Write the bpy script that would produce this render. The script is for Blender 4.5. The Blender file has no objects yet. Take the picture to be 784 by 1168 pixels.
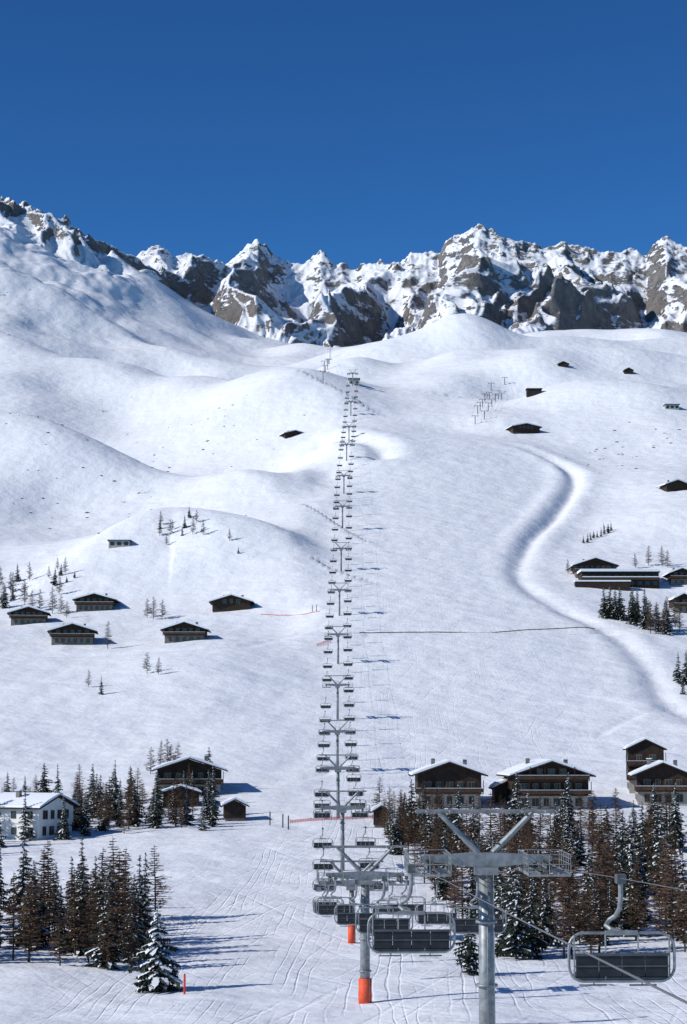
import bpy, math, random
import numpy as np
from mathutils import Vector, Matrix
random.seed(7)
scene=bpy.context.scene
F=2271.0; PITCH=math.radians(6.68)   # lens (px) and camera pitch used to survey the height profiles
# ---------------------------------------------------------------- noise
def _h(xi,yi,seed):
    h=(xi.astype(np.int64)*374761393+yi.astype(np.int64)*668265263+seed*974711)&0xffffffff
    h=((h^(h>>13))*1274126177)&0xffffffff
    h=(h^(h>>16))&0xffffffff
    return h
def perlin(x,y,seed=0):
    x=np.asarray(x,float); y=np.asarray(y,float)
    xi=np.floor(x); yi=np.floor(y); fx=x-xi; fy=y-yi
    def g(ix,iy,dx,dy):
        a=_h(ix,iy,seed)*(2*math.pi/4294967296.0)
        return np.cos(a)*dx+np.sin(a)*dy
    u=fx*fx*fx*(fx*(fx*6-15)+10); v=fy*fy*fy*(fy*(fy*6-15)+10)
    a=g(xi,yi,fx,fy); b=g(xi+1,yi,fx-1,fy); c=g(xi,yi+1,fx,fy-1); d=g(xi+1,yi+1,fx-1,fy-1)
    return (a+(b-a)*u+(c-a)*v+(a-b-c+d)*u*v)*1.5
def fbm(x,y,o=4,seed=0,gain=.5):
    s=0;a=1
    for i in range(o):
        s=s+a*perlin(x,y,seed+i); x=x*2.03+5.1; y=y*2.03+1.7; a*=gain
    return s
def ridged(x,y,o=5,seed=0,gain=.5):
    s=0;a=1;w=1
    for i in range(o):
        n=1-np.abs(perlin(x,y,seed+i)); n=n*n*w
        s=s+a*n; w=np.clip(n*1.6,0,1); x=x*2.07+3.3; y=y*2.07+9.1; a*=gain
    return s
def ss(a,b,x):
    t=np.clip((np.asarray(x,float)-a)/(b-a),0,1); return t*t*(3-2*t)
# ---------------------------------------------------------------- terrain: height profiles along seven bearings
def elev(row): return math.tan(PITCH+math.atan((584-row)/F))
near=[(0,-13.0),(60,-14.5),(100,-17.6)]
prof={
 0:[(150,1168),(200,1092),(250,1025),(300,978),(350,945),(400,905),(450,862),(520,802),(620,738),(720,690),(820,640),(950,560),(1060,512),(1120,508),(1200,520),(1350,462),(1500,412),(1750,338),(2000,270),(2180,229),(2300,240),(2450,330)],
 130:[(150,1168),(200,1095),(250,1028),(300,975),(350,940),(400,900),(450,860),(520,800),(620,742),(720,680),(800,640),(850,628),(950,600),(1050,556),(1090,546),(1180,555),(1300,505),(1450,462),(1500,456),(1600,450),(1750,398),(2000,330),(2150,290),(2250,300),(2450,375)],
 260:[(150,1168),(200,1095),(250,1027),(300,968),(350,935),(400,897),(450,857),(520,800),(620,730),(720,672),(800,630),(840,618),(900,615),(990,585),(1020,580),(1090,575),(1200,520),(1350,485),(1500,454),(1750,420),(2000,385),(2150,372),(2300,388),(2450,398)],
 392:[(150,1168),(200,1095),(250,1025),(300,965),(350,930),(400,895),(450,855),(520,800),(620,722),(720,660),(820,605),(950,545),(1080,490),(1200,462),(1350,437),(1500,426),(1750,418),(2000,418),(2200,416),(2450,408)],
 520:[(150,1150),(200,1092),(250,1025),(300,965),(350,932),(400,893),(450,855),(520,800),(620,720),(720,660),(820,605),(950,548),(1040,505),(1090,497),(1200,474),(1350,447),(1500,429),(1680,410),(1900,418),(2200,416),(2450,408)],
 650:[(150,1150),(200,1090),(250,1025),(300,965),(350,932),(400,893),(450,858),(520,800),(620,724),(720,668),(820,615),(950,560),(1040,518),(1090,503),(1200,470),(1350,444),(1500,429),(1750,417),(2000,413),(2200,410),(2450,400)],
 784:[(150,1140),(200,1085),(250,1022),(300,962),(350,928),(400,890),(450,850),(520,800),(620,740),(720,668),(820,602),(950,555),(1080,500),(1200,468),(1350,442),(1500,422),(1750,406),(2000,398),(2200,394),(2450,384)],
}
us=sorted(prof); D=np.arange(0,2602,2.0); TB=np.arange(-0.7,0.7001,0.001)
rows_z=[]
for u in us:
    dd=[p[0] for p in near]+[p[0] for p in prof[u]]
    zz=[p[1] for p in near]+[elev(p[1])*p[0] for p in prof[u]]
    rows_z.append(np.interp(D,dd,zz))
rows_z=np.array(rows_z)
ub=[(u-392)/F for u in us]
tab=np.empty((len(TB),len(D)))
for j in range(len(D)): tab[:,j]=np.interp(TB,ub,rows_z[:,j])
def gk(s):
    r=int(3*s); k=np.exp(-.5*(np.arange(-r,r+1)/s)**2); return k/k.sum(),r
def smooth(a,s,axis):
    k,r=gk(s); pad=[(0,0),(0,0)]; pad[axis]=(r,r); b=np.pad(a,pad,mode='reflect',reflect_type='odd')
    out=np.zeros_like(a)
    for i,w in enumerate(k):
        out+=w*(b[i:i+a.shape[0],:] if axis==0 else b[:,i:i+a.shape[1]])
    return out
tab=smooth(smooth(tab,18,0),10,1)
def base(x,y):
    y=np.asarray(y,float); x=np.asarray(x,float)
    tb=np.clip(x/np.maximum(y,60),-.699,.699); d=np.clip(y,0,2598)
    i=(tb+.7)/.001; j=d/2.0
    i0=np.floor(i).astype(int); j0=np.floor(j).astype(int); fi=i-i0; fj=j-j0
    i1=np.minimum(i0+1,len(TB)-1); j1=np.minimum(j0+1,len(D)-1)
    return (tab[i0,j0]*(1-fi)+tab[i1,j0]*fi)*(1-fj)+(tab[i0,j1]*(1-fi)+tab[i1,j1]*fi)*fj
def polydist(x,y,pts):
    best=np.full(np.shape(x),1e9); side=np.zeros(np.shape(x)); tt=np.zeros(np.shape(x))
    n=len(pts)-1
    for k in range(n):
        ax,ay=pts[k]; bx,by=pts[k+1]; dx,dy=bx-ax,by-ay; L=dx*dx+dy*dy
        t=np.clip(((x-ax)*dx+(y-ay)*dy)/L,0,1)
        qx=x-(ax+t*dx); qy=y-(ay+t*dy); d=np.hypot(qx,qy)
        s=np.sign(dx*qy-dy*qx)
        m=d<best; best=np.where(m,d,best); side=np.where(m,s,side); tt=np.where(m,(k+t)/n,tt)
    return best,side,tt
def spline(pts,n=6):
    out=[]; P=[pts[0]]+pts+[pts[-1]]
    for i in range(1,len(P)-2):
        p0,p1,p2,p3=[np.array(q,float) for q in P[i-1:i+3]]
        for k in range(n):
            t=k/n
            out.append(tuple(.5*((2*p1)+(-p0+p2)*t+(2*p0-5*p1+4*p2-p3)*t*t+(-p0+3*p1-3*p2+p3)*t**3)))
    out.append(tuple(pts[-1])); return out
gully=spline([(84,1065),(100,1035),(112,1000),(111,950),(94,875),(77,812),(65,740),(66,705),(73,668),(85,624),(87,568),(84,532),(86,490),(96,455)],4)
gully2=spline([(-12,1120),(4,1085),(18,1040),(20,1000)],4)
paths=[([(8,618),(45,622),(78,628),(95,640)],2.2,1.1),
 (spline([(-110,470),(-70,420),(-35,405),(-8,408),(0,430)],3),1.6,.45),
 (spline([(-100,610),(-60,600),(-36,590),(-22,612),(-6,640)],3),1.6,.45),
 (spline([(-120,690),(-80,690),(-45,672),(-10,664)],3),1.4,.45),
 (spline([(60,470),(75,500),(100,520)],3),1.6,.4)]
hills=[ # x,y,sx,sy,amp,rot
 (104,1640,40,60,40,0),(-76,835,30,30,5,0.2),(60,980,45,50,1.5,0),(190,1420,60,70,10,0),
 (-40,1300,40,80,8,.4),(40,1400,40,50,10,0),(-110,1250,50,70,8,-.5),(250,1650,60,50,20,0),
 (20,1620,30,50,14,.3),(185,1620,30,36,16,.3),(50,1850,36,46,18,.3),(170,1880,44,50,14,0),(-30,1900,44,60,14,0),
 (70,1330,24,26,8,.4),(130,1360,26,26,9,-.3),(215,1290,30,24,9,.2),(10,1480,24,30,9,.3),(155,1520,26,24,11,.5),(225,1500,26,26,10,0),
 (140,1180,40,60,9,0),(165,900,35,60,7,0),(-60,560,25,30,2.0,0),(-35,545,14,60,2.2,.1)]
ridges=[(spline([(-250,1090),(-186,1075),(-111,1030),(-57,965),(-22,880)],3),17,24,60),
 (spline([(-230,1560),(-159,1490),(-88,1400),(-35,1300)],3),20,30,80),
 (spline([(-110,760),(-77,820),(-45,800),(-16,755)],3),8,15,34),
 (spline([(-420,1900),(-300,1830),(-190,1720),(-110,1600)],3),18,32,80),
 (spline([(60,1500),(120,1440),(200,1400),(290,1440)],3),17,26,50),
 (spline([(110,1250),(190,1200),(270,1230)],3),11,20,50),
 (spline([(190,2000),(240,1930),(300,1880),(400,1900)],3),22,34,80)]
SKY=[(-400,330),(-200,300),(0,262),(100,272),(140,294),(152,284),(175,281),(195,293),(215,287),(240,301),(258,294),(275,275),(292,264),(305,277),(322,290),(345,290),(365,278),(380,287),(400,295),(425,297),(445,302),(460,290),(470,278),(488,275),(503,279),(512,262),(530,256),(550,246),(570,252),(582,262),(600,269),(625,275),(650,268),(668,274),(690,281),(720,278),(745,287),(757,276),(768,269),(790,276),(830,290),(1000,270),(1200,300)]
skx=np.array([(s[0]-392)/F for s in SKY]); skr=np.array([elev(s[1]+5) for s in SKY])
def H(x,y):
    x=np.asarray(x,float); y=np.asarray(y,float)
    z=base(x,y)
    for hx,hy,sx,sy,a,r in hills:
        c,s=math.cos(r),math.sin(r); dx=(x-hx)*c+(y-hy)*s; dy=-(x-hx)*s+(y-hy)*c
        z=z+a*np.exp(-.5*((dx/sx)**2+(dy/sy)**2))
    for pts,a,wl,wr in ridges:
        d,s,t=polydist(x,y,pts)
        wdt=np.where(s>0,wl,wr)
        env=ss(0,.25,t)*(1-ss(.75,1,t))*.6+.4
        z=z+a*env*np.exp(-(d/wdt)**2)
    tb=x/np.maximum(y,60)
    pisteR=np.interp(y,[0,300,450,700,800,950,1050,1150],[60,45,70,66,72,104,90,30])
    pis=ss(-14,-2,x+0*y)*(1-ss(-8,10,x-pisteR))*(1-ss(1050,1200,y))
    pisw=ss(-22,-4,x+0*y)*(1-ss(-5,62,x-pisteR))*(1-ss(1050,1220,y))
    low=ss(-20,-8,x)*(1-ss(8,20,x))*(1-ss(300,380,y)); 
    off=1-np.maximum(pis,low)
    w=ss(420,1000,y)*(1-np.maximum(pisw,low))
    z=z+w*(fbm(x/170+3,y/170,2,5)*10+perlin(x/62,y/75,9)*(3.2+1.8*ss(1100,1400,y)))
    z=z+off*(perlin(x/38,y/45,19)*.7+perlin(x/14,y/16,21)*.16)
    z=z+.10*perlin(x/6,y/14,31)
    d,s,t=polydist(x,y,gully)
    env=np.clip(t*8,0,1)*np.clip((1-t)*8,0,1)*(1-.55*ss(.3,.5,t))
    z=z-env*(2.2*np.exp(-(d/3.4)**2))
    z=z+env*.9*np.exp(-((d-8)/5.0)**2)
    d,s,t=polydist(x,y,gully2); z=z-2.6*np.exp(-(d/6)**2)+1.2*np.exp(-((d-14)/8)**2)
    for pts,wd,dp in paths:
        d,s,t=polydist(x,y,pts); z=z-dp*np.exp(-(d/wd)**2)
    # alpine range
    dc=2960+90*perlin(tb*9,0*tb+.5,41)+40*perlin(tb*30,0*tb+2.5,42)
    zc=np.interp(tb,skx,skr)*dc
    y0=2180.0
    t=(y-y0)/(dc-y0)
    zb=base(x,np.minimum(y,y0))
    tc=np.clip(t,0,1)
    m=zb+(zc-zb)*(.40*tc+.60*tc**1.7)
    m=m-np.clip(y-dc,0,2000)*.9
    wx=x+30*fbm(x/150,y/150,3,51); wy=y+30*fbm(x/150+9,y/150,3,55)
    sp=ridged((wx-.18*wy)/235,wy/700,6,61,.44)-1.15
    fine=ridged(wx/42,wy/95,4,71,.52)-.85
    am=ss(0,.40,t)*(1-.75*ss(.75,1.0,t))
    m=m+am*(sp*88+fine*6)+ss(.7,1,t)*(1-ss(1.0,1.3,t))*(ridged(x/30,y/34,4,81)-1.0)*6
    k=ss(2140,2260,y)*1.0
    left=1-ss(-.125,-.10,tb)
    kk=k*(1-left)+ss(2400,2500,y)*left
    crag=(ridged(wx/60,wy/80,5,91)-1.05)*14
    cr=(1-ss(-.125,-.10,tb))*ss(1960,2130,y)*(1-ss(2400,2500,y))
    z=z+cr*crag
    z=z+(1-ss(-.13,-.09,tb))*ss(1500,2000,y)*fbm(x/90,y/120,4,95)*9
    return z*(1-kk)+m*kk
def Hs(x,y): return float(H(np.array([x]),np.array([y]))[0])
# ---------------------------------------------------------------- materials
def mat(name,col,rough=.8,metal=0,noise=0,nscale=3.0,bump=0,spec=.3):
    m=bpy.data.materials.new(name); m.use_nodes=True; nt=m.node_tree; b=nt.nodes['Principled BSDF']
    b.inputs['Base Color'].default_value=(*col,1); b.inputs['Roughness'].default_value=rough; b.inputs['Metallic'].default_value=metal
    b.inputs['Specular IOR Level'].default_value=spec
    tc=nt.nodes.new('ShaderNodeTexCoord'); n=nt.nodes.new('ShaderNodeTexNoise'); n.inputs['Scale'].default_value=nscale; n.inputs['Detail'].default_value=5
    nt.links.new(tc.outputs['Object'],n.inputs['Vector'])
    if noise:
        r=nt.nodes.new('ShaderNodeMapRange'); r.inputs[1].default_value=.3; r.inputs[2].default_value=.7
        r.inputs[3].default_value=1-noise; r.inputs[4].default_value=1+noise
        mx=nt.nodes.new('ShaderNodeVectorMath'); mx.operation='SCALE'; mx.inputs[0].default_value=col
        nt.links.new(n.outputs[0],r.inputs[0]); nt.links.new(r.outputs[0],mx.inputs['Scale']); nt.links.new(mx.outputs[0],b.inputs['Base Color'])
    if bump:
        bp=nt.nodes.new('ShaderNodeBump'); bp.inputs['Strength'].default_value=bump; bp.inputs['Distance'].default_value=.05
        nt.links.new(n.outputs[0],bp.inputs['Height']); nt.links.new(bp.outputs[0],b.inputs['Normal'])
    return m
SNOWC=(.80,.83,.88)
M_snow=mat('roof_snow',SNOWC,.7,noise=.04)
M_tsnow=mat('branch_snow',(.80,.83,.87),.8)
M_wood=mat('dark_larch_wood',(.034,.020,.014),.8,noise=.4,nscale=1.5)
M_wood2=mat('balcony_wood',(.058,.032,.020),.8,noise=.4,nscale=2)
M_plaster=mat('plaster',(.34,.32,.29),.9,noise=.12,nscale=1)
M_white=mat('white_plaster',(.74,.73,.70),.9,noise=.05,nscale=1)
M_stone=mat('stone',(.18,.16,.145),.9,noise=.3,nscale=2)
M_glass=mat('window_glass',(.02,.025,.03),.15,spec=.6)
M_frame=mat('window_frame',(.22,.16,.11),.6)
M_steel=mat('galvanised_steel',(.25,.265,.27),.5,metal=.45,noise=.3,nscale=3)
M_steelD=mat('dark_steel',(.10,.11,.115),.5,metal=.5,noise=.2)
M_pad=mat('seat_padding',(.02,.022,.026),.55,noise=.3)
M_rub=mat('rubber',(.03,.03,.03),.7)
M_or=mat('orange_padding',(.75,.09,.03),.6,noise=.15)
M_red=mat('red_plastic',(.7,.05,.03),.5)
M_rope=mat('steel_rope',(.14,.14,.15),.5,metal=.5)
M_need=mat('spruce_needles',(.026,.034,.022),.85,noise=.5,nscale=.8)
M_bark=mat('bark',(.07,.05,.038),.9,noise=.3)
M_larch=mat('bare_larch_twigs',(.130,.080,.052),.9,noise=.45,nscale=.7)
M_bare=mat('bare_twigs_grey',(.15,.12,.10),.9,noise=.3,nscale=.7)
M_rock=mat('rock',(.16,.14,.12),.95,noise=.4,nscale=1,bump=.5)
M_conc=mat('concrete',(.35,.35,.34),.9,noise=.1)

def ground_mat(name):
    m=bpy.data.materials.new(name); m.use_nodes=True; nt=m.node_tree; N=nt.nodes; L=nt.links; b=N['Principled BSDF']
    b.inputs['Roughness'].default_value=.65; b.inputs['Specular IOR Level'].default_value=.25
    geo=N.new('ShaderNodeNewGeometry')
    def noise(scale,detail=4,vec=None,rough=.5):
        n=N.new('ShaderNodeTexNoise'); n.inputs['Scale'].default_value=scale; n.inputs['Detail'].default_value=detail; n.inputs['Roughness'].default_value=rough
        L.new(vec if vec else geo.outputs['Position'],n.inputs['Vector']); return n.outputs[0]
    def math_(op,a,b_=None,c=None):
        n=N.new('ShaderNodeMath'); n.operation=op
        for i,v in enumerate((a,b_,c)):
            if v is None: continue
            if isinstance(v,(int,float)): n.inputs[i].default_value=v
            else: L.new(v,n.inputs[i])
        return n.outputs[0]
    def mr(v,a,b_,c,d):
        n=N.new('ShaderNodeMapRange'); L.new(v,n.inputs[0])
        for i,k in enumerate((a,b_,c,d)): n.inputs[i+1].default_value=k
        return n.outputs[0]
    ar=N.new('ShaderNodeAttribute'); ar.attribute_name='rock'
    ap=N.new('ShaderNodeAttribute'); ap.attribute_name='piste'
    ms=N.new('ShaderNodeMapping'); ms.inputs['Scale'].default_value=(1,.6,1.7); ms.inputs['Rotation'].default_value=(.15,.45,.3); L.new(geo.outputs['Position'],ms.inputs[0])
    n1=noise(.022,10,ms.outputs[0],.72); n2=noise(.15,7,ms.outputs[0],.75)
    rm=math_('ADD',ar.outputs['Fac'],math_('MULTIPLY',math_('SUBTRACT',n1,.5),2.3))
    rm=math_('ADD',rm,math_('MULTIPLY',math_('SUBTRACT',n2,.5),1.3))
    rm=mr(rm,.56,.70,0,1)
    gate=mr(ar.outputs['Fac'],.02,.12,0,1)
    rm=math_('MULTIPLY',rm,gate)
    cr=N.new('ShaderNodeValToRGB'); e=cr.color_ramp.elements
    e[0].position=.3; e[0].color=(.17,.165,.165,1); e[1].position=.68; e[1].color=(.42,.385,.35,1)
    L.new(noise(.05,8,rough=.7),cr.inputs[0])
    sn=N.new('ShaderNodeMix'); sn.data_type='RGBA'
    sn.inputs[6].default_value=(.77,.80,.85,1); sn.inputs[7].default_value=(.86,.87,.89,1)
    L.new(noise(.03,5),sn.inputs[0])
    mx=N.new('ShaderNodeMix'); mx.data_type='RGBA'; L.new(rm,mx.inputs[0]); L.new(sn.outputs[2],mx.inputs[6]); L.new(cr.outputs[0],mx.inputs[7])
    L.new(mx.outputs[2],b.inputs['Base Color'])
    # ski tracks: wavering grooves in patches, mostly along the fall line
    h=None
    for ang,sc,dist,seed in ((.22,.13,14,0),(-.34,.09,16,40),(.03,.27,12,90)):
        mp=N.new('ShaderNodeMapping'); mp.inputs['Rotation'].default_value=(0,0,ang); mp.inputs['Location'].default_value=(seed,seed,0); L.new(geo.outputs['Position'],mp.inputs[0])
        m2=N.new('ShaderNodeVectorMath'); m2.operation='MULTIPLY'; m2.inputs[1].default_value=(1,.13,0); L.new(mp.outputs[0],m2.inputs[0])
        wv=N.new('ShaderNodeTexWave'); wv.wave_type='BANDS'; wv.bands_direction='X'; wv.inputs['Scale'].default_value=sc; wv.inputs['Distortion'].default_value=dist; wv.inputs['Detail'].default_value=3; wv.inputs['Detail Scale'].default_value=.4; wv.inputs['Detail Roughness'].default_value=.62
        L.new(m2.outputs[0],wv.inputs['Vector'])
        ln=mr(wv.outputs['Fac'],.90,1.0,0,-1)
        msk=mr(noise(.22,4,m2.outputs[0]),.45,.66,0,1)
        tr=math_('MULTIPLY',ln,msk)
        h=tr if h is None else math_('ADD',h,tr)
    h=math_('MULTIPLY',math_('MULTIPLY',h,ap.outputs['Fac']),.05)
    h=math_('ADD',h,math_('MULTIPLY',noise(.9,4,rough=.65),.10))
    h=math_('ADD',h,math_('MULTIPLY',noise(.10,6),1.3))
    h=math_('ADD',h,math_('MULTIPLY',math_('MULTIPLY',rm,noise(.09,8,rough=.75)),14))
    bp=N.new('ShaderNodeBump'); bp.inputs['Strength'].default_value=1; bp.inputs['Distance'].default_value=1
    L.new(h,bp.inputs['Height']); L.new(bp.outputs[0],b.inputs['Normal'])
    return m
M_ground=ground_mat('snow_ground')
# ---------------------------------------------------------------- terrain meshes
def grid(name,xs_t,ys,rockfn):
    T,Y=np.meshgrid(xs_t,ys); X=T*np.maximum(Y+40,100)
    Z=H(X,Y); ny,nx=Z.shape
    V=np.stack([X,Y,Z],-1)
    du=np.gradient(V,axis=1); dv=np.gradient(V,axis=0); n=np.cross(du,dv); n/=np.linalg.norm(n,axis=-1,keepdims=True)
    me=bpy.data.meshes.new(name); me.vertices.add(nx*ny); me.vertices.foreach_set('co',V.reshape(-1))
    idx=np.arange(nx*ny).reshape(ny,nx)
    q=np.stack([idx[:-1,:-1],idx[:-1,1:],idx[1:,1:],idx[1:,:-1]],-1).reshape(-1,4)
    me.loops.add(q.size); me.loops.foreach_set('vertex_index',q.reshape(-1).astype(np.int32))
    me.polygons.add(len(q)); me.polygons.foreach_set('loop_start',(np.arange(len(q))*4).astype(np.int32)); me.polygons.foreach_set('loop_total',np.full(len(q),4,np.int32))
    me.polygons.foreach_set('use_smooth',np.ones(len(q),bool))
    me.update(); me.validate()
    a=me.attributes.new('rock','FLOAT','POINT'); a.data.foreach_set('value',rockfn(X,Y,Z,n).reshape(-1).astype(np.float32))
    p=me.attributes.new('piste','FLOAT','POINT')
    pr=np.interp(Y,[0,300,450,700,950,1150],[30,30,60,62,90,30]); pl=np.interp(Y,[0,200,300,350,2000],[-30,-22,-14,-4,-4])
    pv=ss(-3,3,X-pl)*(1-ss(-3,3,X-pr))*(1-ss(1000,1200,Y))*(1-.5*ss(330,600,Y))
    p.data.foreach_set('value',np.maximum(pv,.25).reshape(-1).astype(np.float32))
    me.materials.append(M_ground); o=bpy.data.objects.new(name,me); scene.collection.objects.link(o); return o
def tcols(inner,step,outer,n):
    a=np.arange(-inner,inner+1e-9,step); o=inner+(outer-inner)*(np.linspace(0,1,n+1)[1:]**1.6)
    return np.concatenate([-o[::-1],a,o])
def rock(X,Y,Z,n):
    tb=X/np.maximum(Y,60); nz=n[...,2]
    reg=ss(2230,2420,Y)
    left=(1-ss(-.125,-.11,tb))
    ridge=ss(1980,2080,Y)*left
    r=np.clip((.78-nz)/.62,0,.62)*np.maximum(reg,ridge)
    r=r+.20*reg
    r=r+.11*ss(.02,.10,tb)*reg-.05*(1-ss(-.02,.04,tb))*reg
    r=r+.24*left*ss(2060,2130,Y)
    r=np.clip(r,0,1)
    few=.10*ss(1450,1750,Y)*(1-ss(-.12,-.06,tb))*(nz<.9)
    return np.maximum(r,few)
ys=[-200,-150,-100,-60,-30,-10,10,30,45]
y=58.0
while y<1600: ys.append(y); y*=1.0052
ys.append(1600.0)
grid('snow_ground',tcols(.2,.0009,1.6,50),np.array(ys),lambda X,Y,Z,n:0.10*ss(700,900,Y)*(1-ss(-.08,-.04,X/np.maximum(Y,60)))*(n[...,2]<.93))
ys2=np.concatenate([np.arange(1600,3100,3.0),np.arange(3110,3900,25)])
grid('mountain_range',tcols(.2,.00060,.68,60),ys2,rock)
# ---------------------------------------------------------------- mesh builder
class B:
    def __init__(s): s.v=[];s.f=[];s.m=[]
    def quad(s,a,b,c,d,m=0):
        k=len(s.v); s.v+= [a,b,c,d]; s.f.append((k,k+1,k+2,k+3)); s.m.append(m)
    def tri(s,a,b,c,m=0):
        k=len(s.v); s.v+=[a,b,c]; s.f.append((k,k+1,k+2)); s.m.append(m)
    def box(s,x0,x1,y0,y1,z0,z1,m=0):
        k=len(s.v); s.v+=[(x0,y0,z0),(x1,y0,z0),(x1,y1,z0),(x0,y1,z0),(x0,y0,z1),(x1,y0,z1),(x1,y1,z1),(x0,y1,z1)]
        for f in ((0,3,2,1),(4,5,6,7),(0,1,5,4),(1,2,6,5),(2,3,7,6),(3,0,4,7)): s.f.append(tuple(k+i for i in f)); s.m.append(m)
    def prism(s,prof,y0,y1,m=0):
        k=len(s.v); n=len(prof); s.v+=[(p[0],y0,p[1]) for p in prof]+[(p[0],y1,p[1]) for p in prof]
        s.f.append(tuple(range(k,k+n))); s.m.append(m); s.f.append(tuple(range(k+2*n-1,k+n-1,-1))); s.m.append(m)
        for i in range(n):
            j=(i+1)%n; s.f.append((k+j,k+i,k+n+i,k+n+j)); s.m.append(m)
    def tube(s,pts,r,m=0,n=8,r2=None,cap=True):
        pts=[Vector(p) for p in pts]; r2=r if r2 is None else r2; rings=[]
        up=None
        for i,p in enumerate(pts):
            t=(pts[min(i+1,len(pts)-1)]-pts[max(i-1,0)]).normalized()
            if up is None: up=t.orthogonal().normalized()
            up=(up-t*up.dot(t)).normalized(); w=t.cross(up)
            rr=r+(r2-r)*i/max(1,len(pts)-1); k=len(s.v)
            s.v+=[tuple(p+(up*math.cos(a)+w*math.sin(a))*rr) for a in [2*math.pi*j/n for j in range(n)]]
            rings.append(k)
        for a,b in zip(rings,rings[1:]):
            for j in range(n): s.f.append((a+j,a+(j+1)%n,b+(j+1)%n,b+j)); s.m.append(m)
        if cap: s.f.append(tuple(range(rings[0]+n-1,rings[0]-1,-1))); s.m.append(m); s.f.append(tuple(range(rings[-1],rings[-1]+n))); s.m.append(m)
    def mesh(s,name,mats,smooth=False):
        me=bpy.data.meshes.new(name); me.from_pydata([tuple(v) for v in s.v],[],s.f)
        for m in mats: me.materials.append(m)
        me.polygons.foreach_set('material_index',s.m)
        if smooth: me.polygons.foreach_set('use_smooth',[True]*len(s.f))
        me.update(); return me
def obj(name,me,loc=(0,0,0),rz=0,sc=1,parent=None):
    o=bpy.data.objects.new(name,me); o.location=loc; o.rotation_euler=(0,0,rz); o.scale=(sc,sc,sc) if not hasattr(sc,'__len__') else sc
    scene.collection.objects.link(o)
    if parent: o.parent=parent
    return o
def empty(name,loc=(0,0,0),rz=0):
    o=bpy.data.objects.new(name,None); o.location=loc; o.rotation_euler=(0,0,rz); scene.collection.objects.link(o); return o
# ---------------------------------------------------------------- trees
def spruce(name,Ht,R,seed,snow=.45,sw=.55):
    r=random.Random(seed); b=B()
    b.tube([(0,0,-.5),(0,0,Ht*.5),(0,0,Ht*.97)],Ht*.018,2,6,.02)
    nl=int(Ht*2.3)
    bias=[(r.random()*6.283,r.uniform(.0,.35)) for _ in range(3)]
    for i in range(nl):
        f=(i+.5)/nl; z=Ht*(.06+.92*f); rad=R*(1-f)**.85*r.uniform(.68,1.2)+.10
        nb=int(10-4*f)
        a0=r.random()*6.28
        for j in range(nb):
            a=a0+6.283*j/nb+r.uniform(-.3,.3); ln=rad*r.uniform(.5,1.2)
            for ba,bs in bias: ln*=1-bs*max(0,math.cos(a-ba-f*4))
            if r.random()<.08: continue
            zz=z+r.uniform(-.2,.2)*Ht/nl*2; droop=ln*r.uniform(.2,.55)
            ca,sa=math.cos(a),math.sin(a); ns=5
            for k in range(ns):
                t0=(k+.1)/ns; t1=(k+1.15)/ns
                def pt(t,o=0,dz=0):
                    q=ln*t; return (ca*q-sa*o,sa*q+ca*o,zz-droop*t**1.4+dz+.12*ln*t*t)
                w=ln*.17*(1-.45*t0)*r.uniform(.6,1.4)+.05
                for sg in (-1,1):
                    tip=pt(t1+.12,sg*w*1.7,-w*r.uniform(.4,1.2))
                    b.tri(pt(t0),pt(t1,0,.02),tip,0)
                    if r.random()<.7: b.tri(pt(t0,0,-.03),pt(t1,sg*w*.5,-.05),pt((t0+t1)/2,sg*w*.7,-w*1.8),0)
                if r.random()<snow:
                    dz=.05+.10*(sw-.55)
                    b.quad(pt(t0,-w*sw,dz-.04*sw),pt(t0,w*sw,dz-.04*sw),pt(t1,w*sw,dz),pt(t1,-w*sw,dz),1)
                    b.tri(pt(t1,-w*sw,dz),pt(t1,w*sw,dz),pt(t1+.08,0,-.08-.1*(sw-.55)),1)
    return b.mesh(name,[M_need,M_tsnow,M_bark])
def larch(name,Ht,R,seed,m,dens=1.0,w=.035):
    r=random.Random(seed); b=B()
    b.tube([(0,0,-.5),(r.uniform(-.1,.1),0,Ht*.5),(0,0,Ht)],Ht*.014,1,6,.02)
    nl=int(Ht*2.6*dens)
    for i in range(nl):
        f=(i+.5)/nl; z=Ht*(.12+.86*f); rad=R*(1-f)**.75*min(1,(f+.15)*3)*r.uniform(.7,1.15)+.12
        for j in range(r.randint(4,6)):
            a=r.random()*6.283; ln=rad*r.uniform(.6,1.1); ca,sa=math.cos(a),math.sin(a); rise=r.uniform(-.1,.45)
            def pt(t): return Vector((ca*ln*t,sa*ln*t,z+ln*rise*t*t-.08*ln*t))
            p0,p1,p2=pt(0),pt(.5),pt(1)
            W=Vector((-sa,ca,0))*w; U=Vector((0,0,w))
            for q in (W,U):
                b.quad(p0-q,p0+q,p1+q*.7,p1-q*.7,0); b.tri(p1-q*.7,p1+q*.7,p2,0)
            for k in range(int(9*dens)):
                t=r.uniform(.15,1); s=pt(t); L=ln*.32*r.uniform(.4,1.1)+.1
                an=a+r.choice((-1,1))*r.uniform(.4,1.2)
                e=s+Vector((math.cos(an)*L,math.sin(an)*L,r.uniform(-.35,.35)*L))
                q=Vector((-math.sin(an),math.cos(an),r.uniform(-1,1))).normalized()*w*1.1
                b.tri(s-q,s+q,e,0)
    return b.mesh(name,[m,M_bark])
SPR=[spruce('spruce_mesh',9,2.1,1,.4),spruce('spruce_mesh',9,1.7,2,.55),spruce('spruce_mesh',9,2.3,3,.3),spruce('spruce_mesh',9,1.9,13,.4),spruce('spruce_mesh',9,1.5,23,.35)]
SPRSNOW=spruce('snowy_spruce_mesh',7.6,3.0,11,.75,.85)
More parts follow.
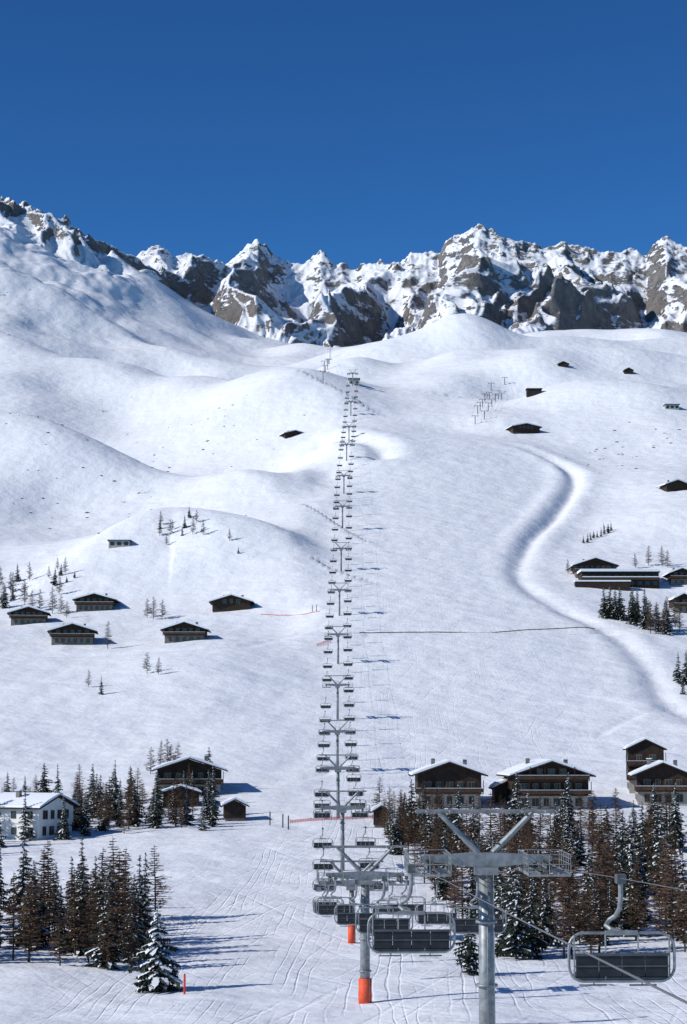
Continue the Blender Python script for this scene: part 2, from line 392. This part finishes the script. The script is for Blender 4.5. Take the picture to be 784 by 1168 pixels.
LAR=[larch('larch_mesh',9,2.1,4,M_larch,1.3,.055),larch('larch_mesh',9,1.8,5,M_larch,1.4,.055),larch('larch_mesh',9,2.3,6,M_larch,1.2,.05)]
BARE=[larch('bare_tree_mesh',7,2.0,8,M_bare,1.0,.075),larch('bare_tree_mesh',7,1.7,9,M_bare,1.0,.075)]
def tree(kind,x,y,h,parent=None):
    ms,H0,nm={'s':(SPR,9,'spruce_tree'),'l':(LAR,9,'larch_tree'),'b':(BARE,7,'bare_tree')}[kind]
    me=random.choice(ms); s=h/H0
    o=obj(nm,me,(x,y,Hs(x,y)-.1),random.random()*6.28,(s*random.uniform(.85,1.2),s*random.uniform(.85,1.2),s),parent)
    o.rotation_euler[0]=random.uniform(-.03,.03); o.rotation_euler[1]=random.uniform(-.03,.03)
    return o
# groves: lateral range at near and far edge, distance range, heights, share of spruce
def grove(name,n,a,b_,d0,d1,h0,h1,mix,gap=1.6):
    e=empty(name); pts=[];tries=0
    while len(pts)<n and tries<n*30:
        tries+=1
        d=random.uniform(d0,d1); t=(d-d0)/(d1-d0); x=random.uniform(a[0]+(b_[0]-a[0])*t,a[1]+(b_[1]-a[1])*t)
        if any((x-p)**2+(d-q)**2<gap**2 for p,q in pts): continue
        pts.append((x,d)); tree('s' if random.random()<mix else 'l',x,d,random.uniform(h0,h1)*random.choice((.7,1,1,1.1)),e)
grove('conifer_grove',225,(15.5,43),(5.5,70),192,320,6,10,.38)
grove('conifer_grove',50,(6.5,20),(6,16),290,345,4,7.5,.45)
grove('conifer_grove',80,(-42,-19),(-53,-21.5),188,238,6,10,.55,1.3)
grove('conifer_grove',100,(-53,-19),(-76,-25),325,390,4.5,8.5,.58)
grove('conifer_grove',16,(-60,-50),(-75,-66),300,390,6,10,.6)
obj('snowy_spruce_tree',SPRSNOW,(-15.9,173,Hs(-15.9,173)-.1))
SINGLE=[('s',11.0,178,7.0),('s',-63.5,524,5.5),('b',-65,680,8),('b',-67.5,684,7),('b',-61.9,679,7),('b',-73.1,618,9),('b',-72.9,785,6),('b',-68.5,786,6.5),('b',-59.3,779,7.5),('b',-54.9,775,6.5),('b',-44.1,766,5),
('b',-102.6,701,10),('b',-108.4,709,8),('b',-123.6,744,10),('b',-116,723,8),('b',-99.4,700,7),('b',-131.5,760,9),('b',-53.9,548,6),('b',-50.4,544,5),('b',-68.2,534,5),('s',91.9,548,9),('s',93.8,545,10),('s',-40,754,3),
('b',115.2,749,8),('b',119.9,747,8),('b',121.6,744,7),('b',109.6,745,6),('b',83.4,737,6),('s',-101.6,750,3),('s',-104,746,2.5),('b',-118,735,7),('b',-126,752,8),('b',-96,690,6),('s',96,538,10),('s',90,530,6)]
rr=random.Random(21)
for i in range(16): SINGLE.append(('s',86+i*1.1+rr.uniform(-1,1),651-rr.uniform(0,20)*(i/12),rr.uniform(8,12)))
for i in range(9): SINGLE.append((rr.choice('bl'),rr.uniform(97,108),rr.uniform(628,645),rr.uniform(8,12)))
for i in range(9): SINGLE.append(('s',98+i*1.8,809+i*2.8+rr.uniform(-2,2),rr.uniform(3,5.5)))
for i in range(7): SINGLE.append(('b',-41-rr.uniform(-3,6),347+rr.uniform(-6,6),rr.uniform(6,9)))
for i in range(5): SINGLE.append(('b',-40+i*1.4,420+rr.uniform(-6,6),rr.uniform(5,7)))
for i in range(16): SINGLE.append((rr.choice('bbs'),rr.uniform(-134,-100),rr.uniform(705,770),rr.uniform(5,9)))
for i in range(8): SINGLE.append((rr.choice('bs'),rr.uniform(-75,-50),rr.uniform(775,800),rr.uniform(3,6)))
for k,x,y,h in SINGLE: tree(k,x,y,h)
# rocks poking through
b=B(); r=random.Random(3)
def lump(b,x,y,s):
    z=Hs(x,y); k=len(b.v); n=7
    for ring,(q,hh) in enumerate(((1,-.3),(.85,.25),(.4,.5))):
        for j in range(n):
            a=6.283*j/n; rr_=s*q*r.uniform(.6,1.3); b.v.append((x+math.cos(a)*rr_*1.5,y+math.sin(a)*rr_,z+hh*s*r.uniform(.6,1.3)))
    for ring in range(2):
        for j in range(n): b.f.append((k+ring*n+j,k+ring*n+(j+1)%n,k+ring*n+n+(j+1)%n,k+ring*n+n+j)); b.m.append(0)
    b.f.append(tuple(k+2*n+j for j in range(n))); b.m.append(0)
for i in range(210):
    c=r.choice([(-158,1060,22,30),(-122,1230,34,50),(-126,960,30,30),(-90,1180,30,30),(140,1030,14,30),(-219,1900,60,80),(-295,1800,40,60),(165,1080,14,30),(-75,835,18,18)])
    lump(b,r.gauss(c[0],c[2]),r.gauss(c[1],c[3]),r.uniform(.2,.8))
obj('rock_outcrops',b.mesh('rock_outcrops',[M_rock]))
# ---------------------------------------------------------------- buildings
def chalet(name,x,y,w,dep,h,rise,rz=0,base=2.6,walls=M_wood,basem=M_plaster,oh=1.3,chim=2,roofsnow=.35,balc=True):
    z=min(Hs(x-w/2,y),Hs(x+w/2,y),Hs(x,y))
    e=empty(name,(x,y+dep/2,z),rz); W=w/2; Dp=dep/2
    b=B(); b.box(-W+.15,W-.15,-Dp+.15,Dp-.15,-4,base); obj('ground_floor',b.mesh('gf',[basem]),parent=e)
    b=B(); b.prism([(-W,base),(W,base),(W,h),(0,h+rise),(-W,h)],-Dp,Dp); obj('upper_walls',b.mesh('w',[walls]),parent=e)
    sl=rise/W; X=W+oh; zt=h+rise+.05; ze=h+rise+.05-sl*X
    b=B()
    b.prism([(-X,ze),(0,zt),(X,ze),(X,ze+.22),(0,zt+.24),(-X,ze+.22)],-Dp-oh,Dp+oh)
    obj('roof',b.mesh('r',[M_wood]),parent=e)
    b=B(); rr=random.Random(int(x*7+y)); 
    t=roofsnow; X2=X-.12
    pr=[(-X2,ze+.235+sl*.12)]+[(0,zt+.25)]+[(X2,ze+.235+sl*.12)]
    top=[(X2-.05,ze+.23+t*.7+sl*.12)]+[(X2*(1-k/5),zt+.25-sl*X2*(1-k/5)+t*rr.uniform(.8,1.2)) for k in range(1,5)]+[(0,zt+.24+t*.85)]+[(-X2*k/5,zt+.25-sl*X2*k/5+t*rr.uniform(.8,1.2)) for k in range(1,5)]+[(-X2+.05,ze+.23+t*.7+sl*.12)]
    b.prism(pr+top,-Dp-oh+.1,Dp+oh-.1); obj('roof_snow',b.mesh('rs',[M_snow]),parent=e)
    b=B()
    fl=[]; zf=0.0
    while zf+2.2<h+rise*.7: fl.append(zf); zf+=2.6
    for fi,zf in enumerate(fl):
        hw=W-.8 if zf+2.4<h else W*(1-(zf+2.0-h)/rise)-.4
        n=max(1,int(hw*2/1.9)); yy=-Dp-.03 if zf>=base-.1 else -Dp+.12
        for k in range(n):
            cx=-hw+(k+.5)*2*hw/n; ww=.42+.15*((k+fi)%2); zb=zf+.75; zt2=zf+2.05
            b.box(cx-ww-.09,cx+ww+.09,yy-.04,yy+.02,zb-.09,zt2+.09,1); b.box(cx-ww,cx+ww,yy-.06,yy-.041,zb,zt2,0)
            b.box(cx-.03,cx+.03,yy-.075,yy-.061,zb,zt2,1)
        for sx in (-1,1):
            if zf+2.4<h:
                for k in range(3):
                    cy=-Dp+(k+.5)*dep/3; xs=W+.03 if zf>=base-.1 else W-.12
                    b.box(min(sx*xs,sx*(xs+.05)),max(sx*xs,sx*(xs+.05)),cy-.5,cy+.5,zf+.8,zf+2,0)
    obj('windows',b.mesh('win',[M_glass,M_frame]),parent=e)
    if balc:
        b=B()
        for fi,zf in enumerate(fl[1:]):
            hw=W+.3 if zf+1<h else W*(1-(zf+1.0-h)/rise)
            if hw<1.5: continue
            b.box(-hw,hw,-Dp-1.25,-Dp-.005,zf-.08,zf+.06,0)
            b.box(-hw,hw,-Dp-1.25,-Dp-1.19,zf+.22,zf+.95,1)
            b.box(-hw-.02,hw+.02,-Dp-1.3,-Dp-1.15,zf+.96,zf+1.02,2)
            k=-hw
            while k<=hw+.01: b.box(k-.06,k+.06,-Dp-1.185,-Dp-1.08,zf+.07,zf+2.45 if abs(k)<hw*.8 or zf+2.5<h else zf+.95,0); k+=hw/2.5
        obj('balconies',b.mesh('bal',[M_wood,M_wood2,M_snow]),parent=e)
    b=B()
    for k in range(chim):
        cx=(-.45,.55,.1)[k]*W; cy=(.2,-.1,.5)[k]*Dp; zz=h+rise-sl*abs(cx)
        b.box(cx-.35,cx+.35,cy-.35,cy+.35,zz-.1,zz+1.7,0); b.box(cx-.5,cx+.5,cy-.5,cy+.5,zz+1.71,zz+1.85,1)
    if chim: obj('chimneys',b.mesh('ch',[M_stone,M_snow]),parent=e)
    return e
BUILD=[ # x,y,width,wall height,rise,rotation,depth
 (19,360,11.4,6.0,2.0,0,14),(36.6,357,13.2,6.2,2.2,.05,15),(58.2,362,9.3,5.6,1.9,-.1,12),(57.8,380,6.7,8.4,1.6,-.1,10),(30,366,4.8,3.0,1.2,0,8),
 (-30.2,385,12.2,5.3,2.0,.1,14),(-18.8,345,3.7,2.6,.9,.1,4.5),(-29.9,367,6.5,2.7,1.0,.1,6),
 (-108,678,12,4.4,1.8,.1,12),(-88,702,13,4.4,1.8,0,12),(-86,627,13.3,4.4,2.0,.1,13),(-49.4,618,12.5,4.4,2.0,0,13),(-38.6,684,13,3.8,2.0,0,12),
 (-30,1165,12.3,3.2,1.6,.3,10),(101.5,1105,15.6,4.0,1.6,.2,12),(92.7,730,14.8,5.0,2.4,0,14),
 (151,1346,7,3,1.5,0,8),(196,1348,6,3,1.5,0,7),(151.5,901,10.3,3.5,1.8,.2,9),(123,721,8.3,4.5,1.6,0,12),(115.5,674,6.5,5,1.6,0,12)]
for x,y,w,h,rise,rz,dep in BUILD:
    chalet('wooden_chalet',x,y,w,dep,h,rise,rz,base=2.5 if h>4 else .5,chim=0 if w<7 else 2,oh=1.2 if w>7 else .6,balc=h>4,basem=M_plaster if h>5.2 else M_stone,roofsnow=.4 if y<600 else .55)
chalet('wooden_hut',6.2,328,2.6,3.2,2.6,.8,0,base=.5,chim=0,oh=.5,balc=False,basem=M_stone)
chalet('white_guest_house',-51.5,327,9.5,10,5.2,1.7,math.radians(62),walls=M_white,basem=M_white,balc=False,chim=1,oh=.9)
def flat(name,x,y,w,h,dep,m,snow=.4,terr=False):
    z=Hs(x,y); e=empty(name,(x,y+dep/2,z)); W=w/2;Dp=dep/2
    b=B(); b.box(-W,W,-Dp,Dp,-3,h); obj('walls',b.mesh('w',[m]),parent=e)
    b=B(); b.box(-W-.5,W+.5,-Dp-.7,Dp+.5,h+.003,h+.25); obj('roof',b.mesh('r',[M_wood]),parent=e)
    b=B(); b.box(-W-.4,W+.4,-Dp-.6,Dp+.4,h+.253,h+.25+snow); obj('roof_snow',b.mesh('rs',[M_snow]),parent=e)
    b=B(); n=max(2,int(w/2.6))
    for k in range(n):
        cx=-W+(k+.5)*w/n; b.box(cx-.8,cx+.8,-Dp-.06,-Dp-.01,.8,min(h-.3,2.2),0)
        if h>4.5: b.box(cx-.8,cx+.8,-Dp-.06,-Dp-.01,3.3,4.5,0)
    obj('windows',b.mesh('win',[M_glass]),parent=e)
    if terr:
        b=B(); b.box(-W,W,-Dp-1.6,-Dp-.07,2.6,2.75,0); b.box(-W,W,-Dp-1.6,-Dp-1.5,2.76,3.5,0); b.box(-W,W,-Dp-1.65,-Dp-1.45,3.51,3.8,1); obj('terrace',b.mesh('t',[M_wood2,M_snow]),parent=e)
        b=B(); b.box(-W-3,W*.2,-Dp-5.5,-Dp-1.7,-2,1.6,0); b.box(-W-3.2,W*.2+.2,-Dp-5.7,-Dp-1.66,1.603,2.1,1); obj('lower_annex',b.mesh('t',[M_wood,M_snow]),parent=e)
flat('mountain_restaurant',100,717,27.8,5.4,12,M_wood,.9,True)
flat('alpine_hut',-88,777,8.2,2.6,6,M_plaster); flat('service_building',117.5,1209,9,4.2,6,M_wood,.2)
flat('lift_station',190.5,1139,8,3,6,M_conc,.4)
# ---------------------------------------------------------------- chairlift
def chairmesh():
    b=B()
    b.box(-.14,.14,-.25,.25,-.16,.12,1)
    b.tube([(0,0,0),(0,0,-.5),(-.03,.05,-.9),(-.12,.25,-1.15),(-.3,.4,-1.3),(-.42,.3,-1.45),(-.3,.1,-1.55),(0,0,-1.62)],.075,0,8)
    W=1.62
    def loop(yo,zt,zb,r,R=.45):
        pts=[(0,yo,zt)]
        for cx,cz,a0 in ((W-R,zt-R,90),(W-R,zb+R,0)):
            for k in range(6):
                a=math.radians(a0-k*18); pts.append((cx+R*math.cos(a),yo,cz+R*math.sin(a)))
        pts.append((0,yo,zb))
        b.tube(pts,r,0,6); b.tube([(-p[0],p[1],p[2]) for p in pts],r,0,6)
    loop(0,-1.65,-3.1,.045); 
    b.box(-.5,.5,-.07,.07,-1.72,-1.58,0)
    for k in range(4):
        x0=-1.42+k*.71; b.box(x0+.01,x0+.70,-.08,.02,-2.95,-2.28,2); b.box(x0+.01,x0+.70,.03,.55,-2.98,-2.88,2)
    b.box(-1.46,1.46,.0,.56,-3.06,-2.99,1)
    b.box(-1.46,1.46,-.12,-.085,-2.33,-2.25,1); b.box(-1.44,1.44,-.11,-.085,-2.66,-2.62,1)
    for x in (-1.46,-.5,.5,1.46): b.tube([(x,-.03,-1.70),(x,-.05,-2.3),(x,0,-3.03),(x,.55,-3.02)],.028,0,5)
    for s in (-1,1):
        b.tube([(s*1.55,0,-2.0),(s*1.55,.5,-2.25),(s*1.45,.72,-2.5)],.03,0,6)
        b.tube([(s*.75,.72,-2.5),(s*.75,.8,-3.0),(s*.75,.72,-3.3)],.025,0,5); b.tube([(s*.35,.72,-3.3),(s*1.2,.72,-3.3)],.03,0,5)
    b.tube([(-1.45,.72,-2.5),(1.45,.72,-2.5)],.03,0,6)
    return b.mesh('chair_mesh',[M_steel,M_steelD,M_pad])
CH=chairmesh()
GA=2.75
def headmesh():
    b=B()
    b.prism([(-3.1,-.1),(-3.1,.12),(-.6,.28),(.6,.28),(3.1,.12),(3.1,-.1),(.6,-.38),(-.6,-.38)],-.25,.25,0)
    b.box(-.55,.55,-.42,.42,-.75,-.39,0)
    for s in (-1,1):
        b.tube([(s*.35,0,.28),(s*2.2,0,2.15)],.17,0,8,.12)
        b.tube([(s*1.7,-.9,2.2),(s*1.7,.9,2.2)],.06,0,6); b.tube([(s*2.8,-.9,2.2),(s*2.8,.9,2.2)],.06,0,6)
        b.box(s*GA-.09,s*GA+.09,-2.0,2.0,-.55,-.4,1)
        for k in range(4):
            cy=-1.5+k; b.box(s*GA-.12,s*GA+.12,cy-.42,cy+.42,-.36,-.24,0)
        for k in range(8):
            cy=-1.75+k*.5; b.tube([(s*GA-.09,cy,-.25+.0),(s*GA+.09,cy,-.25)],.21,2,12)
            b.tube([(s*GA-.11,cy,-.25),(s*GA+.11,cy,-.25)],.1,0,8)
        b.box(s*GA-.06,s*GA+.06,-.2,.2,-.5,.0,0)
        for xo in (-.95,.45):
            x0=s*GA+xo
            for k in range(9): b.box(x0,x0+.5,-2.2+k*.5,-2.2+k*.5+.38,-.62,-.58,0)
            b.box(x0-.03,x0,-2.25,2.25,-.68,-.52,0); b.box(x0+.5,x0+.53,-2.25,2.25,-.68,-.52,0)
            xr=x0-.03 if xo<0 else x0+.53
            for k in range(6): b.tube([(xr,-2.2+k*.88,-.6),(xr,-2.2+k*.88,.3)],.02,0,5)
            for zz in (-.15,.1,.3): b.tube([(xr,-2.2,zz),(xr,2.2,zz)],.02,0,5)
        for yy in (-2.2,2.2):
            for zz in (-.15,.3): b.tube([(s*GA-.98,yy,zz),(s*GA+.98,yy,zz)],.022,0,5)
            for k in range(3): b.tube([(s*GA-.98+k*.98,yy,-.62),(s*GA-.98+k*.98,yy,.3)],.02,0,5)
            b.box(s*GA-.98,s*GA+.98,yy-.04,yy+.04,-.7,-.6,0)
    b.tube([(-3.3,0,2.2),(3.3,0,2.2)],.1,0,8)
    b.tube([(-.35,.3,-.3),(-.35,.3,.9),(.35,.3,.9),(.35,.3,-.3)],.03,0,5)
    return b.mesh('pylon_head_mesh',[M_steel,M_steelD,M_rub])
HD=headmesh()
def pylon(x,y,zh,ang,orange=True,rc=.42):
    g=Hs(x,y); e=empty('chairlift_pylon',(x,y,zh),ang)
    obj('head',HD,parent=e); L=zh-g
    b=B(); b.tube([(0,0,-.5),(0,0,-L*.5),(0,0,-L-1)],rc*.8,0,20,rc)
    for k in range(1,4):
        zz=-L*k/4; b.tube([(0,0,zz-.06),(0,0,zz+.06)],rc+.09,0,20)
    b.tube([(.0,-rc-.18,-.6),(.0,-rc-.18,-L)],.02,0,4); b.tube([(.32,-rc-.14,-.6),(.32,-rc-.14,-L)],.02,0,4)
    k=-1.0
    while k>-L: b.tube([(0,-rc-.17,k),(.32,-rc-.14,k)],.014,0,4); k-=.4
    obj('column',b.mesh('col',[M_steel],True),parent=e)
    if orange:
        b=B(); b.tube([(0,0,-L-.2),(0,0,-L+1.9)],rc+.10,0,20); obj('protective_padding',b.mesh('pad',[M_or],True),parent=e)
LX=[(-60,4.6),(0,5.6),(62,5.75),(76,5.3),(95,6.7),(160,1.7),(210,.85),(270,-.1),(350,-1.0),(450,-1.4),(600,-1.6),(900,0),(1300,6.3)]
def lx(y): return float(np.interp(y,[p[0] for p in LX],[p[1] for p in LX]))
PY=[(-60,1.6),(95,-5.3),(160,-10.2),(210,-14.2)]
for d in (275,345,415,490,570,650,735,820,910,1000,1090,1180,1280): PY.append((d,Hs(lx(d),d)+8.5))
for i,(d,zh) in enumerate(PY):
    j=min(i+1,len(PY)-1); k=max(i-1,0); a=-math.atan2(lx(PY[j][0])-lx(PY[k][0]),PY[j][0]-PY[k][0])
    pylon(lx(d),d,zh,a,orange=(0<i<4),rc=.42 if d<200 else .3)
def ropez(y):
    for (a,za),(b_,zb) in zip(PY,PY[1:]):
        if a<=y<=b_:
            t=(y-a)/(b_-a); return za+(zb-za)*t-4*t*(1-t)*(min(1.0,(b_-a)*.012) if a>0 else .3)-.02
    return PY[-1][1]
for s in (-1,1):
    b=B(); pts=[]
    y=-60.0
    while y<=1280: pts.append((lx(y)+s*GA,y,ropez(y))); y+=5
    b.tube(pts,.013,0,5); obj('haul_rope',b.mesh('rope',[M_rope]))
for s,y0 in ((-1,76),(1,62)):
    y=y0
    while y<1270:
        if not any(abs(y-p[0])<2.6 for p in PY):
            obj('chairlift_chair',CH,(lx(y)+s*GA,y,ropez(y)),random.uniform(-.04,.04),1.0 if y<120 else (.9 if y<170 else .8))
        y+= (40 if s<0 else 55) if y<100 else (19 if y<170 else (17 if y<320 else 21+random.uniform(-.5,.5)))
flat('lift_station',7,1286,6.8,4,6,M_conc,.3)
def draglift(W,n,h=5):
    e=empty('drag_lift'); b=B(); top=[]
    for i in range(n):
        t=i/(n-1); x=W[0][0]+(W[1][0]-W[0][0])*t; y=W[0][1]+(W[1][1]-W[0][1])*t; z=Hs(x,y)
        b.tube([(x,y,z-.5),(x,y,z+h)],.22,0,6); b.tube([(x-1.8,y,z+h),(x+1.8,y,z+h)],.13,0,5); top.append((x,y,z+h))
        b.box(x-2,x-1.5,y-.8,y+.8,z+h-.3,z+h,0); b.box(x+1.5,x+2,y-.8,y+.8,z+h-.3,z+h,0)
    for s in (-1,1): b.tube([(p[0]+s*1.75,p[1],p[2]-.1) for p in top],.03,0,4)
    obj('pylons_and_rope',b.mesh('drag',[M_steelD]),parent=e)
draglift([(76,1136),(99,1316)],8); draglift([(-13,1245),(-11,1605)],8,8); draglift([(82,1144),(109,1328)],7)
# ---------------------------------------------------------------- fences, nets, poles
def netfence(name,W,h,m,post=M_steelD,step=3.0):
    b=B(); L=[]
    for (ax,ay),(bx,by) in zip(W,W[1:]):
        n=max(1,int(math.hypot(bx-ax,by-ay)/step))
        for k in range(n): t=k/n; L.append((ax+(bx-ax)*t,ay+(by-ay)*t))
    L.append(W[-1]); L=[(x,y,Hs(x,y)) for x,y in L]
    for p in L: b.tube([(p[0],p[1],p[2]-.2),(p[0],p[1],p[2]+h+.15)],.04,1,5)
    for p,q in zip(L,L[1:]):
        for k in range(4):
            z0=.1+k*(h-.1)/4; z1=z0+.07
            b.quad((p[0],p[1]-.05,p[2]+z0),(q[0],q[1]-.05,q[2]+z0),(q[0],q[1]-.05,q[2]+z1),(p[0],p[1]-.05,p[2]+z1),0)
        for k in range(8):
            t=k/8; x=p[0]+(q[0]-p[0])*t; yv=p[1]+(q[1]-p[1])*t; z=p[2]+(q[2]-p[2])*t
            b.quad((x,yv-.05,z+.1),(x+.06,yv-.05,z+.1),(x+.06,yv-.05,z+h),(x,yv-.05,z+h),0)
    obj(name,b.mesh(name,[m,post]))
netfence('safety_net',[(-9,339),(5,343)],.6,M_red)
netfence('safety_net',[(-8,598),(-4,605)],1.0,M_red); netfence('safety_net',[(-28,673),(-8,661)],.25,M_red)
netfence('wooden_fence',[(5,620),(46,623),(80,634)],.35,M_bark)
def pole(x,y,h,m=M_red,r=.05):
    z=Hs(x,y); b=B(); b.tube([(0,0,-.3),(0,0,h)],r,0,8); b.tube([(0,0,h*.7),(0,0,h*.72)],r*1.3,1,8); b.tube([(0,0,h),(0,0,h+.08)],r*.6,1,8); obj('piste_marker_pole',b.mesh('pole',[m,M_rub],True),(x,y,z))
pole(-13.3,170,1.6,r=.09)
for x,y in ((-12.3,337),(-10,332),(-9,329),(8,291),(-10.4,665),(-9,664)): pole(x,y,2.2,M_rub,.1)
# ---------------------------------------------------------------- light, sky, camera
S=Vector((-.93,-.30,0)).normalized(); el=math.radians(32); S=Vector((S.x*math.cos(el),S.y*math.cos(el),math.sin(el)))
sd=bpy.data.lights.new('sun','SUN'); sd.energy=4.2; sd.angle=math.radians(.5); sd.color=(1,.965,.91)
so=bpy.data.objects.new('sun',sd); so.rotation_euler=(-S).to_track_quat('-Z','Y').to_euler(); scene.collection.objects.link(so)
w=bpy.data.worlds.new('World'); scene.world=w; w.use_nodes=True; nt=w.node_tree
sky=nt.nodes.new('ShaderNodeTexSky'); sky.sky_type='NISHITA'; sky.sun_disc=False; sky.sun_elevation=el; sky.sun_rotation=math.atan2(S.x,S.y)
sky.altitude=2200; sky.air_density=1.0; sky.dust_density=.2; sky.ozone_density=3.0
gm=nt.nodes.new('ShaderNodeGamma'); gm.inputs[1].default_value=1.5
tint=nt.nodes.new('ShaderNodeVectorMath'); tint.operation='MULTIPLY'; tint.inputs[1].default_value=(.42,.84,1.03)
bg=nt.nodes['Background']; bg.inputs[1].default_value=.05
nt.links.new(sky.outputs[0],gm.inputs[0]); nt.links.new(gm.outputs[0],tint.inputs[0]); nt.links.new(tint.outputs[0],bg.inputs[0])
cd=bpy.data.cameras.new('camera'); cd.sensor_fit='VERTICAL'; cd.sensor_height=36; cd.sensor_width=24; cd.lens=70; cd.clip_start=.5; cd.clip_end=12000
co=bpy.data.objects.new('camera',cd); co.rotation_euler=(math.pi/2+PITCH,0,0); scene.collection.objects.link(co); scene.camera=co
scene.view_settings.view_transform='Standard'; scene.view_settings.look='None'; scene.view_settings.exposure=0
